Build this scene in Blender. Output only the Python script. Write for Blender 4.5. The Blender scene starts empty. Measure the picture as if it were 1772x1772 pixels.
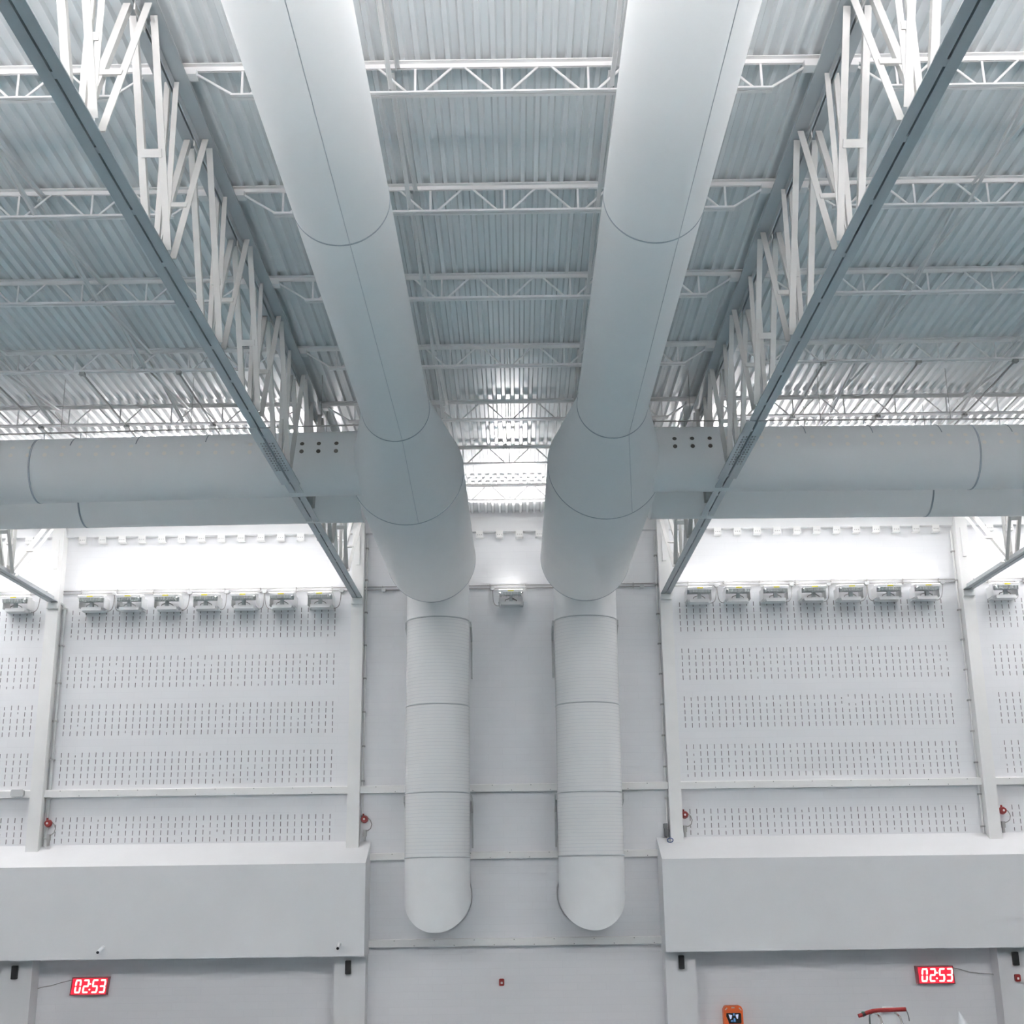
import bpy, math, random
from math import sin, cos, pi, radians, sqrt, hypot
from mathutils import Vector, Matrix

random.seed(7)
scene = bpy.context.scene
COL = scene.collection
ZC = 3.7                                  # height of the viewer's eye above the pool hall floor

# ------------------------------------------------------------------ camera
F_PX = 2213.625
def _cam_basis():
    c = (886.0, 886.0); V = (780.0, -6940.0); D = (896.0, 1512.0)
    def ray(p): return Vector((p[0]-c[0], p[1]-c[1], F_PX))
    y = ray(D).normalized()
    z = ray(V).normalized(); z = (z - y*z.dot(y)).normalized()
    x = y.cross(z)
    return x, y, z                        # world axes in camera coordinates (right, down, forward)
_x, _y, _z = _cam_basis()
cam_data = bpy.data.cameras.new('camera')
cam_data.sensor_width = 36.0
cam_data.lens = 36.0*F_PX/1772.0
cam_data.clip_end = 200
cam = bpy.data.objects.new('camera', cam_data)
COL.objects.link(cam)
right = Vector((_x[0], _y[0], _z[0])); down = Vector((_x[1], _y[1], _z[1])); fwd = Vector((_x[2], _y[2], _z[2]))
M = Matrix.Identity(4)
for i in range(3):
    M[i][0] = right[i]; M[i][1] = -down[i]; M[i][2] = -fwd[i]
M.translation = Vector((0, 0, ZC))
cam.matrix_world = M
scene.camera = cam

# ------------------------------------------------------------------ world, exposure
world = bpy.data.worlds.new('world'); scene.world = world
world.use_nodes = True
bg = world.node_tree.nodes['Background']
bg.inputs['Color'].default_value = (0.90, 0.96, 1.0, 1)
bg.inputs['Strength'].default_value = 0.04
vs = scene.view_settings
vs.view_transform = 'Standard'; vs.look = 'None'; vs.gamma = 1.0; vs.use_curve_mapping = False
vs.exposure = 0.53
scene.cycles.max_bounces = 14
scene.cycles.diffuse_bounces = 8
scene.cycles.sample_clamp_indirect = 12.0

FLOOD_W = 60.0                            # each wall uplighter
NEAR_W = 270.0                             # each uplighter on the opposite wall
FLOOD_COL = (1.0, 0.962, 0.965)

# ------------------------------------------------------------------ materials
def new_mat(name):
    m = bpy.data.materials.new(name); m.use_nodes = True
    nt = m.node_tree
    return m, nt, nt.nodes['Principled BSDF']

def paint(name, rgb, rough=0.5, var=0.03, scale=3.0, bump=0.0, bscale=60.0, metal=0.0, spec=0.5):
    m, nt, b = new_mat(name)
    tc = nt.nodes.new('ShaderNodeTexCoord')
    n = nt.nodes.new('ShaderNodeTexNoise'); n.inputs['Scale'].default_value = scale; n.inputs['Detail'].default_value = 3
    nt.links.new(tc.outputs['Object'], n.inputs['Vector'])
    r = nt.nodes.new('ShaderNodeValToRGB')
    r.color_ramp.elements[0].position = 0.3; r.color_ramp.elements[1].position = 0.7
    r.color_ramp.elements[0].color = tuple(c*(1-var) for c in rgb)+(1,)
    r.color_ramp.elements[1].color = tuple(min(1, c*(1+var)) for c in rgb)+(1,)
    nt.links.new(n.outputs['Fac'], r.inputs['Fac']); nt.links.new(r.outputs['Color'], b.inputs['Base Color'])
    b.inputs['Roughness'].default_value = rough; b.inputs['Metallic'].default_value = metal
    b.inputs['Specular IOR Level'].default_value = spec
    if bump:
        n2 = nt.nodes.new('ShaderNodeTexNoise'); n2.inputs['Scale'].default_value = bscale
        nt.links.new(tc.outputs['Object'], n2.inputs['Vector'])
        bp = nt.nodes.new('ShaderNodeBump'); bp.inputs['Strength'].default_value = bump; bp.inputs['Distance'].default_value = 0.01
        nt.links.new(n2.outputs['Fac'], bp.inputs['Height']); nt.links.new(bp.outputs['Normal'], b.inputs['Normal'])
    return m

def emit(name, rgb, s, base=(0, 0, 0)):
    m, nt, b = new_mat(name)
    b.inputs['Base Color'].default_value = base+(1,)
    b.inputs['Emission Color'].default_value = rgb+(1,)
    b.inputs['Emission Strength'].default_value = s
    return m

def block_wall(name):
    m, nt, b = new_mat(name)
    tc = nt.nodes.new('ShaderNodeTexCoord')
    mp = nt.nodes.new('ShaderNodeMapping'); mp.inputs['Rotation'].default_value = (radians(90), 0, 0)
    nt.links.new(tc.outputs['Object'], mp.inputs['Vector'])
    br = nt.nodes.new('ShaderNodeTexBrick')
    br.inputs['Scale'].default_value = 1.0
    br.inputs['Brick Width'].default_value = 0.447; br.inputs['Row Height'].default_value = 0.109
    br.inputs['Mortar Size'].default_value = 0.0035; br.inputs['Mortar Smooth'].default_value = 0.4
    br.inputs['Color1'].default_value = (.775, .775, .79, 1); br.inputs['Color2'].default_value = (.76, .76, .775, 1)
    br.inputs['Mortar'].default_value = (.735, .735, .75, 1)
    nt.links.new(mp.outputs['Vector'], br.inputs['Vector'])
    n = nt.nodes.new('ShaderNodeTexNoise'); n.inputs['Scale'].default_value = 40
    nt.links.new(tc.outputs['Object'], n.inputs['Vector'])
    ad = nt.nodes.new('ShaderNodeMath'); ad.operation = 'MULTIPLY_ADD'
    ad.inputs[1].default_value = -1.0
    nt.links.new(br.outputs['Fac'], ad.inputs[0]); 
    sc = nt.nodes.new('ShaderNodeMath'); sc.operation = 'MULTIPLY'; sc.inputs[1].default_value = 0.25
    nt.links.new(n.outputs['Fac'], sc.inputs[0]); nt.links.new(sc.outputs[0], ad.inputs[2])
    bp = nt.nodes.new('ShaderNodeBump'); bp.inputs['Strength'].default_value = 0.2; bp.inputs['Distance'].default_value = 0.006
    nt.links.new(ad.outputs[0], bp.inputs['Height']); nt.links.new(bp.outputs['Normal'], b.inputs['Normal'])
    nt.links.new(br.outputs['Color'], b.inputs['Base Color']); b.inputs['Roughness'].default_value = 0.6
    return m

def spiral_metal(name):
    m, nt, b = new_mat(name)
    tc = nt.nodes.new('ShaderNodeTexCoord')
    w = nt.nodes.new('ShaderNodeTexWave'); w.wave_type = 'BANDS'; w.bands_direction = 'Z'
    w.inputs['Scale'].default_value = 5.9; w.inputs['Distortion'].default_value = 0.15
    nt.links.new(tc.outputs['Object'], w.inputs['Vector'])
    r = nt.nodes.new('ShaderNodeValToRGB')
    r.color_ramp.elements[0].position = 0.93; r.color_ramp.elements[1].position = 0.99
    r.color_ramp.elements[0].color = (0, 0, 0, 1); r.color_ramp.elements[1].color = (1, 1, 1, 1)
    nt.links.new(w.outputs['Fac'], r.inputs['Fac'])
    mx = nt.nodes.new('ShaderNodeMix'); mx.data_type = 'RGBA'
    mx.inputs['A'].default_value = (.77, .77, .765, 1); mx.inputs['B'].default_value = (.67, .675, .69, 1)
    nt.links.new(r.outputs['Color'], mx.inputs['Factor']); nt.links.new(mx.outputs['Result'], b.inputs['Base Color'])
    bp = nt.nodes.new('ShaderNodeBump'); bp.inputs['Strength'].default_value = 0.35; bp.inputs['Distance'].default_value = 0.004
    nt.links.new(r.outputs['Color'], bp.inputs['Height']); nt.links.new(bp.outputs['Normal'], b.inputs['Normal'])
    b.inputs['Roughness'].default_value = 0.26
    return m

def tiled_floor(name):
    m, nt, b = new_mat(name)
    tc = nt.nodes.new('ShaderNodeTexCoord')
    br = nt.nodes.new('ShaderNodeTexBrick'); br.offset = 0
    br.inputs['Scale'].default_value = 1.0; br.inputs['Brick Width'].default_value = 0.2; br.inputs['Row Height'].default_value = 0.2
    br.inputs['Mortar Size'].default_value = 0.004
    br.inputs['Color1'].default_value = (.20, .195, .20, 1); br.inputs['Color2'].default_value = (.18, .175, .18, 1)
    br.inputs['Mortar'].default_value = (.18, .175, .18, 1)
    nt.links.new(tc.outputs['Object'], br.inputs['Vector']); nt.links.new(br.outputs['Color'], b.inputs['Base Color'])
    b.inputs['Roughness'].default_value = 0.5
    return m

MT = {}
MT['wall'] = block_wall('painted_block')
MT['plaster'] = paint('white_plaster', (.74, .74, .745), 0.7, 0.015, 2.0, 0.08, 120)
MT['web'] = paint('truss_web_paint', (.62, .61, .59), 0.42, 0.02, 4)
MT['dim'] = paint('bounce_cut_grey', (.26, .26, .265), 0.7, 0.015, 2.0)  # unseen walls coloured dark to cut the light they bounce back
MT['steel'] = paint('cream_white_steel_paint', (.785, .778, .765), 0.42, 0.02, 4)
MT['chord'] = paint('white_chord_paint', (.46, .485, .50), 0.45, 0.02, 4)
MT['joist'] = paint('white_joist_paint', (.80, .79, .785), 0.4, 0.02, 4)
MT['deck'] = paint('white_deck_paint', (.80, .815, .82), 0.23, 0.02, 1.5, spec=0.6)
MT['fabric'] = paint('white_duct_fabric', (.88, .885, .885), 0.85, 0.012, 2.0, 0.12, 260, spec=0.2)
def translucent(m, amt, rgb):
    nt = m.node_tree; b = nt.nodes['Principled BSDF']; out = nt.nodes['Material Output']
    t = nt.nodes.new('ShaderNodeBsdfTranslucent'); t.inputs['Color'].default_value = rgb+(1,)
    mx = nt.nodes.new('ShaderNodeMixShader'); mx.inputs['Fac'].default_value = amt
    nt.links.new(b.outputs[0], mx.inputs[1]); nt.links.new(t.outputs[0], mx.inputs[2]); nt.links.new(mx.outputs[0], out.inputs['Surface'])
translucent(MT['fabric'], 0.40, (.95, .945, .94))
MT['seam'] = paint('grey_duct_seam', (.42, .45, .49), 0.8, 0.02)
MT['fine_seam'] = paint('fine_duct_seam', (.66, .67, .69), 0.8, 0.02)
MT['hole_light'] = paint('pale_perforation', (.98, .93, .87), 0.8, 0.03)  # pale colour stands in for the lit duct interior behind the holes
MT['hole_dark'] = paint('dark_perforation', (.13, .115, .10), 0.8, 0.03)
translucent(MT['hole_light'], 0.8, (1.0, .95, .90))
MT['spiral'] = spiral_metal('white_spiral_duct')
MT['band'] = paint('grey_duct_band', (.45, .47, .48), 0.4, 0.02)
MT['flood'] = paint('white_lamp_housing', (.80, .80, .80), 0.45, 0.02)
MT['fin'] = paint('grey_heat_sink', (.52, .55, .55), 0.45, 0.03)
MT['yellow'] = paint('yellow_sticker', (.85, .74, .10), 0.5, 0.02)
MT['cable'] = paint('grey_cable', (.30, .29, .28), 0.6, 0.05)
MT['conduit'] = paint('grey_conduit', (.36, .355, .345), 0.5, 0.05)
MT['darkgrey'] = paint('dark_grey_box', (.16, .17, .17), 0.5, 0.05)
MT['midgrey'] = paint('mid_grey_box', (.48, .49, .49), 0.5, 0.03)
MT['black'] = paint('black_plastic', (.012, .012, .013), 0.45, 0.05)
MT['red'] = paint('red_plastic', (.22, .011, .009), 0.4, 0.05)
MT['red_tube'] = paint('red_foam', (.26, .010, .009), 0.6, 0.06)
MT['orange'] = paint('orange_plastic', (.72, .115, .02), 0.4, 0.05)
MT['white'] = paint('white_plastic', (.80, .80, .80), 0.4, 0.02)
MT['chrome'] = paint('steel_tube', (.62, .60, .57), 0.25, 0.02, metal=1.0)
MT['blue'] = paint('blue_cord', (.05, .09, .22), 0.5, 0.05)
MT['green'] = paint('green_clip', (.02, .22, .13), 0.5, 0.05)
MT['sheet'] = paint('white_sheet', (.82, .83, .85), 0.4, 0.05, 14)
MT['slot'] = paint('dark_slot', (.17, .165, .16), 0.9, 0.10, 9)
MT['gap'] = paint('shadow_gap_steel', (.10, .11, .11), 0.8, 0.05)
MT['tile'] = tiled_floor('pool_deck_tile')
MT['water'] = paint('turquoise_pool', (.13, .225, .26), 0.2, 0.05)
MT['lens'] = emit('lamp_glass', (1.0, .985, .96), 4.5, (.8, .8, .8))
MT['led'] = emit('led_segment', (1.0, .82, .70), 1.5)
MT['ledpanel'] = emit('red_led_glow', (1.0, .012, .045), 0.75, (.25, .01, .015))  # panel emission imitates the halation around the lit digits
MT['ledframe'] = paint('dark_red_frame', (.30, .06, .075), 0.5, 0.04)
MT['screen_blue'] = emit('screen_blue', (.10, .28, .62), 0.55)
MT['screen_lilac'] = emit('screen_lilac', (.50, .56, .80), 0.75)

# ------------------------------------------------------------------ mesh builder
class MB:
    def __init__(s): s.v = []; s.f = []; s.m = []; s.sm = []
    def add(s, vs_, fs, mi=0, smooth=False):
        o = len(s.v); s.v += [tuple(p) for p in vs_]
        for f in fs:
            s.f.append([o+i for i in f]); s.m.append(mi); s.sm.append(smooth)
        return s
    def box(s, x0, x1, y0, y1, z0, z1, mi=0):
        p = [(x0,y0,z0),(x1,y0,z0),(x1,y1,z0),(x0,y1,z0),(x0,y0,z1),(x1,y0,z1),(x1,y1,z1),(x0,y1,z1)]
        return s.add(p, [(0,3,2,1),(4,5,6,7),(0,1,5,4),(1,2,6,5),(2,3,7,6),(3,0,4,7)], mi)
    def cbox(s, x0, x1, y0, y1, z0, z1, ch, mi=0):
        """box with its vertical and horizontal edges chamfered in the XZ outline"""
        pr = [(x0+ch,z0),(x1-ch,z0),(x1,z0+ch),(x1,z1-ch),(x1-ch,z1),(x0+ch,z1),(x0,z1-ch),(x0,z0+ch)]
        return s.extrude([(x, 0, z) for x, z in pr], (0, y0, 0), (0, y1, 0), mi)
    def extrude(s, poly, a, b, mi=0):
        n = len(poly); a = Vector(a); b = Vector(b)
        vs_ = [Vector(p)+a for p in poly]+[Vector(p)+b for p in poly]
        fs = [tuple(range(n))[::-1], tuple(range(n, 2*n))]
        fs += [(i, (i+1) % n, n+(i+1) % n, n+i) for i in range(n)]
        return s.add(vs_, fs, mi)
    def prof(s, p0, p1, poly, ux=(1,0,0), mi=0):
        """extrude a 2D profile (u,v) from p0 to p1; u lies along ux"""
        p0 = Vector(p0); p1 = Vector(p1); d = (p1-p0).normalized()
        u = Vector(ux); u = (u-d*u.dot(d)).normalized(); v = d.cross(u)
        n = len(poly)
        vs_ = [p0+u*a+v*b for a, b in poly]+[p1+u*a+v*b for a, b in poly]
        fs = [tuple(range(n))[::-1], tuple(range(n, 2*n))]+[(i,(i+1)%n,n+(i+1)%n,n+i) for i in range(n)]
        return s.add(vs_, fs, mi)
    def bar(s, p0, p1, w, h, ux=(1,0,0), mi=0):
        return s.prof(p0, p1, [(-w/2,-h/2),(w/2,-h/2),(w/2,h/2),(-w/2,h/2)], ux, mi)
    def tube(s, pts, r, seg=8, mi=0, caps=True):
        pts = [Vector(p) for p in pts]; rings = []
        n = len(pts); u = None
        for i, p in enumerate(pts):
            d = (pts[min(i+1,n-1)]-pts[max(i-1,0)]).normalized()
            if u is None:
                u = d.orthogonal().normalized()
            u = (u-d*u.dot(d)).normalized(); v = d.cross(u)
            rr = r[i] if isinstance(r, (list, tuple)) else r
            rings.append([p+(u*cos(2*pi*k/seg)+v*sin(2*pi*k/seg))*rr for k in range(seg)])
        vs_ = [q for ring in rings for q in ring]
        fs = [(i*seg+k, i*seg+(k+1)%seg, (i+1)*seg+(k+1)%seg, (i+1)*seg+k) for i in range(n-1) for k in range(seg)]
        s.add(vs_, fs, mi, True)
        if caps:
            s.add(rings[0], [tuple(range(seg))[::-1]], mi); s.add(rings[-1], [tuple(range(seg))], mi)
        return s
    def rings(s, rings, mi=0, smooth=True, cap0=False, cap1=False):
        seg = len(rings[0]); n = len(rings)
        vs_ = [q for ring in rings for q in ring]
        fs = [(i*seg+k, i*seg+(k+1)%seg, (i+1)*seg+(k+1)%seg, (i+1)*seg+k) for i in range(n-1) for k in range(seg)]
        s.add(vs_, fs, mi, smooth)
        if cap0: s.add(rings[0], [tuple(range(seg))[::-1]], mi)
        if cap1: s.add(rings[-1], [tuple(range(seg))], mi)
        return s
    def build(s, name, mats, parent=None, loc=None):
        me = bpy.data.meshes.new(name)
        me.from_pydata(s.v, [], s.f)
        if not isinstance(mats, (list, tuple)): mats = [mats]
        for m in mats: me.materials.append(m)
        me.polygons.foreach_set('material_index', s.m)
        me.polygons.foreach_set('use_smooth', s.sm)
        me.update()
        import bmesh
        bm = bmesh.new(); bm.from_mesh(me); bmesh.ops.recalc_face_normals(bm, faces=bm.faces); bm.to_mesh(me); bm.free()
        o = bpy.data.objects.new(name, me); COL.objects.link(o)
        if parent is not None: o.parent = parent
        if loc is not None: o.location = loc
        return o

def empty(name, loc=(0,0,0)):
    o = bpy.data.objects.new(name, None); COL.objects.link(o); o.location = loc; o.empty_display_size = 0.1
    return o
def tag(o, label, cat, group=None, kind='thing'):
    o['label'] = label; o['category'] = cat
    if group: o['group'] = group
    if kind: o['kind'] = kind
    return o
def struct(o):
    o['kind'] = 'structure'; return o
def copy_tree(o, parent=None):
    c = o.copy(); COL.objects.link(c)
    if parent is not None: c.parent = parent
    for ch in list(o.children): copy_tree(ch, c)
    return c
ORD = ['first','second','third','fourth','fifth','sixth','seventh','eighth','ninth','tenth','eleventh','twelfth',
       'thirteenth','fourteenth','fifteenth','sixteenth','seventeenth','eighteenth','nineteenth','twentieth']
L_ = lambda a, t=0.008: [(0,0),(a,0),(a,t),(t,t),(t,a),(0,a)]     # angle-iron profile

# ------------------------------------------------------------------ key dimensions (metres)
YW = 21.0                                  # face of the end wall
YN = 1.9                                   # inner face of the opposite wall (above the viewer's gallery)
XT = [-7.655, -2.60, 2.52, 7.535]          # truss / column lines
XL, XR = -12.75, 12.6                      # side walls
def zj(y): return ZC + 5.88 + 0.0118*(20.8-y)      # underside of joist top chord
def zdeck(y): return zj(y)+0.045

# ------------------------------------------------------------------ setting: walls, floor, roof
w = MB(); w.box(XL-.3, XR+.3, YW, YW+.3, 0, ZC+6.6)
def slot(x, z, h=0.074, wd=0.0115):
    w.box(x-wd/2, x+wd/2, YW-.0015, YW+.01, z-h/2, z+h/2, 1)
def slot_field(x0, x1, n):
    for (za, zb, rows) in ((4.291,3.872,5),(3.512,3.068,5),(2.722,2.288,5),(1.944,1.500,5),(.924,.594,4)):
        for r in range(rows):
            z = ZC+za+(zb-za)*r/(rows-1)
            for i in range(n):
                x = x0+(x1-x0)*i/(n-1)
                q = random.random()
                h = .074 if q > .12 else random.uniform(.03, .066)
                slot(x+random.uniform(-.002,.002), z-(.074-h)/2*(1 if random.random()<.7 else -1), h)
slot_field(-7.372, -2.99, 40)
slot_field(2.765, 7.13, 40)
slot_field(-12.30, -7.917, 40)
slot_field(7.916, 12.28, 40)
struct(w.build('wall_far', [MT['wall'], MT['slot']]))
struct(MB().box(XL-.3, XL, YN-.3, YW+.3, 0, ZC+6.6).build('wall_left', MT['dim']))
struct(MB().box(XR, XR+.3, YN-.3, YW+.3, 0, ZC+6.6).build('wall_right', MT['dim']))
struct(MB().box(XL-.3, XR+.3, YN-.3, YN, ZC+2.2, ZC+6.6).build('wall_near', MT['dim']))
fl = MB(); fl.box(XL-.3, XR+.3, -4, YW+.3, -.2, 0)
fl.box(XL+1.2, XR-1.2, 4.0, 17.6, -.1, 0.004, 1)
struct(fl.build('floor', [MT['tile'], MT['water']]))
# ribbed roof deck
dk = MB(); P = 0.1168
prof = []
x = XL-.2; 
while x < XR+.2:
    prof += [(x-.0175, 0.0), (x+.0175, 0.0), (x+.033, .042), (x+P-.033, .042)]
    x += P
n = len(prof)
ya, yb = YN-.25, YW+.25
va = [(a, ya, zdeck(ya)+b) for a, b in prof]+[(a, yb, zdeck(yb)+b) for a, b in prof]
dk.add(va, [(i, i+1, n+i+1, n+i) for i in range(n-1)])
xa, xb = prof[0][0], prof[-1][0]
dk.add([(xa,ya,zdeck(ya)+.12),(xb,ya,zdeck(ya)+.12),(xb,yb,zdeck(yb)+.12),(xa,yb,zdeck(yb)+.12)], [(0,1,2,3)])
struct(dk.build('ceiling', MT['deck']))
# edge beam along the top of the far wall
struct(MB().box(XL, XR, 20.93, YW, ZC+5.575, ZC+5.835).box(XL, XR, 20.90, 20.93, ZC+5.575, ZC+5.59).build('trim_1', MT['plaster']))
# boxed bulkheads with a sloped top
def bulkhead(x0, x1, name):
    m = MB().extrude([(0,20.33,ZC-1.162),(0,20.33,ZC+.19),(0,YW,ZC+.530),(0,YW,ZC-1.162)], (x0,0,0), (x1,0,0))
    return struct(m.build(name, MT['plaster']))
bulkhead(XL, -2.33, 'trim_2'); bulkhead(2.213, XR, 'trim_3')

# ------------------------------------------------------------------ columns and pilasters
col_names = ['white steel column left of the left slotted wall bay', 'white steel column just left of the round riser ducts',
             'white steel column just right of the round riser ducts', 'white steel column at the right end of the right slotted wall bay']
for xc, lb in zip(XT, col_names):
    m = MB().extrude([(0,20.80,ZC+.4285),(0,YW,ZC+.530),(0,YW,ZC+5.57),(0,20.80,ZC+5.74)], (xc-.1,0,0), (xc+.1,0,0))
    o = empty('steel_column', (0,0,0)); tag(o, lb, 'column', 'wall columns')
    m.build('shaft', MT['steel'], o)
    MB().box(xc-.09, xc+.09, 20.76, 20.80, ZC+4.33, ZC+4.425).build('truss_seat', MT['steel'], o)
    MB().box(xc-.03, xc+.03, 20.775, 20.80, ZC+5.0, ZC+5.5).build('stiffener', MT['steel'], o)
pil = [(-7.91,-7.44,'wide white pilaster under the left bulkhead, left of the left clock'),
       (-2.82,-2.345,'wide white pilaster under the right end of the left bulkhead'),
       (2.235,2.70,'wide white pilaster under the left end of the right bulkhead'),
       (7.31,7.79,'wide white pilaster under the right bulkhead, right of the right clock')]
for a, b, lb in pil:
    o = MB().box(a, b, 20.68, YW, 0, ZC-1.162).build('pilaster', MT['plaster']); tag(o, lb, 'pilaster', 'pilasters under the bulkheads')

# ------------------------------------------------------------------ wall rails (girts)
def rail(x0, x1, zt, zb, lb, off=0.0):
    o = empty('wall_rail', ((x0+x1)/2, YW, ZC+zb)); tag(o, lb, 'rail', 'white rails across the end wall')
    c = Vector(o.location)
    m = MB().extrude([(0,20.885,zb),(0,20.885,zt-.012),(0,20.90,zt),(0,YW,zt),(0,YW,zb)], (x0,0,ZC), (x1,0,ZC))
    b = m.build('channel', MT['steel'], o); b.location = -c
    xx = x0+.25+off
    k = 0
    while xx < x1-.1:
        z = zt-.022 if k % 2 == 0 else zb+.018
        b = MB().box(xx-.006, xx+.006, 20.882, 20.886, ZC+z-.006, ZC+z+.006).build('bolt_head', MT['darkgrey'], o); b.location = -c
        xx += .31; k += 1
rail(-12.3, -7.755, 1.389, 1.271, 'white wall rail left of the leftmost column, with a grey box on it')
rail(-7.555, -2.70, 1.389, 1.271, 'white wall rail crossing the left slotted wall bay')
rail(-2.50, 2.42, 1.389, 1.271, 'highest of three white rails behind the riser ducts')
rail(2.62, 7.435, 1.389, 1.271, 'white wall rail crossing the right slotted wall bay')
rail(7.635, 12.3, 1.389, 1.271, 'white wall rail right of the rightmost column')
rail(-2.33, 2.213, .344, .236, 'middle of three white rails behind the riser ducts', .1)
rail(-2.33, 2.213, -.956, -1.070, 'lowest white rail, running under both riser duct ends', .15)

# ------------------------------------------------------------------ roof trusses
NODES = [20.62-1.713*i for i in range(11)]; NODES[3] = 15.43           # bottom panel points, wall to viewer
def top_between(i):                                   # top panel point between bottom nodes i and i+1
    if i == 0: return 20.66
    return 15.93 if i == 2 else NODES[i]-1.713/2
def ztc(y): return zj(y)-.05                          # top face of the top chord
def make_truss(xc, lb):
    root = empty('roof_truss', (xc, 20.8, ZC+4.44)); tag(root, lb, 'truss', 'roof trusses')
    inv = -Vector(root.location)
    def part(mb, name, mat, parent=root):
        o = mb.build(name, mat, parent)
        if parent is root: o.location = inv
        return o
    yn = YN+.02
    zb = ZC+4.440
    g = .008
    for nm, s in (('bottom_chord', 1),):
        m = MB()
        for s in (1, -1):
            m.extrude([(xc+s*g,0,zb),(xc+s*.083,0,zb),(xc+s*.083,0,zb+.010),(xc+s*(g+.010),0,zb+.010),(xc+s*(g+.010),0,zb+.095),(xc+s*g,0,zb+.095)], (0,yn,0), (0,20.80,0))
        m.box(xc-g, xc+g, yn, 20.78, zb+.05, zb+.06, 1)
        for i in range(24):
            yy = yn+.5+i*.79
            if yy < 20.6: m.box(xc-g-.002, xc+g+.002, yy-.035, yy+.035, zb+.002, zb+.02, 0)
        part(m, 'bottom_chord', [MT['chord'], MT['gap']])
    m = MB()
    for s in (1, -1):
        pr = [(xc+s*g,0,-.085),(xc+s*(g+.010),0,-.085),(xc+s*(g+.010),0,-.012),(xc+s*.128,0,-.012),(xc+s*.128,0,0),(xc+s*g,0,0)]
        n_ = len(pr)
        vs_ = [(a, yn, ztc(yn)+c) for a, b, c in pr]+[(a, 20.8, ztc(20.8)+c) for a, b, c in pr]
        m.add(vs_, [tuple(range(n_))[::-1], tuple(range(n_,2*n_))]+[(i,(i+1)%n_,n_+(i+1)%n_,n_+i) for i in range(n_)])
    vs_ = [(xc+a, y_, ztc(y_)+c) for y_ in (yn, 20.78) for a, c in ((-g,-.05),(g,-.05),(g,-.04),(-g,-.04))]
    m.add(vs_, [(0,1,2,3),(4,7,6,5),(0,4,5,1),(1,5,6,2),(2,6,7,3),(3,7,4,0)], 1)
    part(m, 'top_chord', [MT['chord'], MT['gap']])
    def web(p0, p1, off, a, name, spacer=True):
        m = MB()
        for s in (1, -1):
            pr = [(s*off+s*u, v) for u, v in L_(a, .009)]
            m.prof(p0, p1, pr)
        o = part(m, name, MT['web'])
        if spacer:
            a0, b0 = Vector(p0), Vector(p1); mid = a0.lerp(b0, .42); d = (b0-a0).normalized()
            sp = MB().bar(mid-d*.03, mid+d*.03, 2*off+.05, .02)
            sp.build('spacer_plate', MT['web'], o)
        return o
    for i, yb_ in enumerate(NODES[1:], 1):
        if yb_ < YN+.3: break
        ytA = top_between(i-1)
        web((xc, yb_+.07, zb+.03), (xc, ytA-.07, ztc(ytA)-.03), .050, .052, 'web_diagonal')
        ytB = top_between(i)
        if ytB > YN+.1:
            web((xc, yb_-.07, zb+.03), (xc, ytB+.07, ztc(ytB)-.03), .050, .052, 'web_diagonal', i % 2 == 1)
            part(MB().box(xc-.005, xc+.005, ytB-.13, ytB+.13, ztc(ytB)-.13, ztc(ytB)-.02), 'gusset_plate', MT['web'])
        web((xc, yb_, zb+.03), (xc, yb_, ztc(yb_)-.03), .014, .042, 'web_post', i % 2 == 0)
        part(MB().box(xc-.005, xc+.005, yb_-.13, yb_+.13, zb+.02, zb+.15), 'gusset_plate', MT['web'])
    # bolted splice in the bottom chord
    m = MB()
    for s in (1, -1):
        m.box(xc+s*.012 if s>0 else xc-.108, xc+.108 if s>0 else xc-.012, 12.38, 14.35, zb-.012, zb, 0)
        for k in range(12):
            for q in (.030, .062):
                yy = 12.85+k*.085
                m.box(xc+s*q-.007, xc+s*q+.007, yy-.012, yy+.012, zb-.021, zb-.012, 1)
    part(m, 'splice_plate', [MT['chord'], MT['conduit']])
    return root
make_truss(XT[0], 'white roof truss at the far left edge, mostly hidden by the cross ducts')
make_truss(XT[1], 'long white roof truss left of the two round ducts')
make_truss(XT[2], 'long white roof truss right of the two round ducts')
make_truss(XT[3], 'white roof truss at the far right edge, mostly hidden by the cross ducts')

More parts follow.
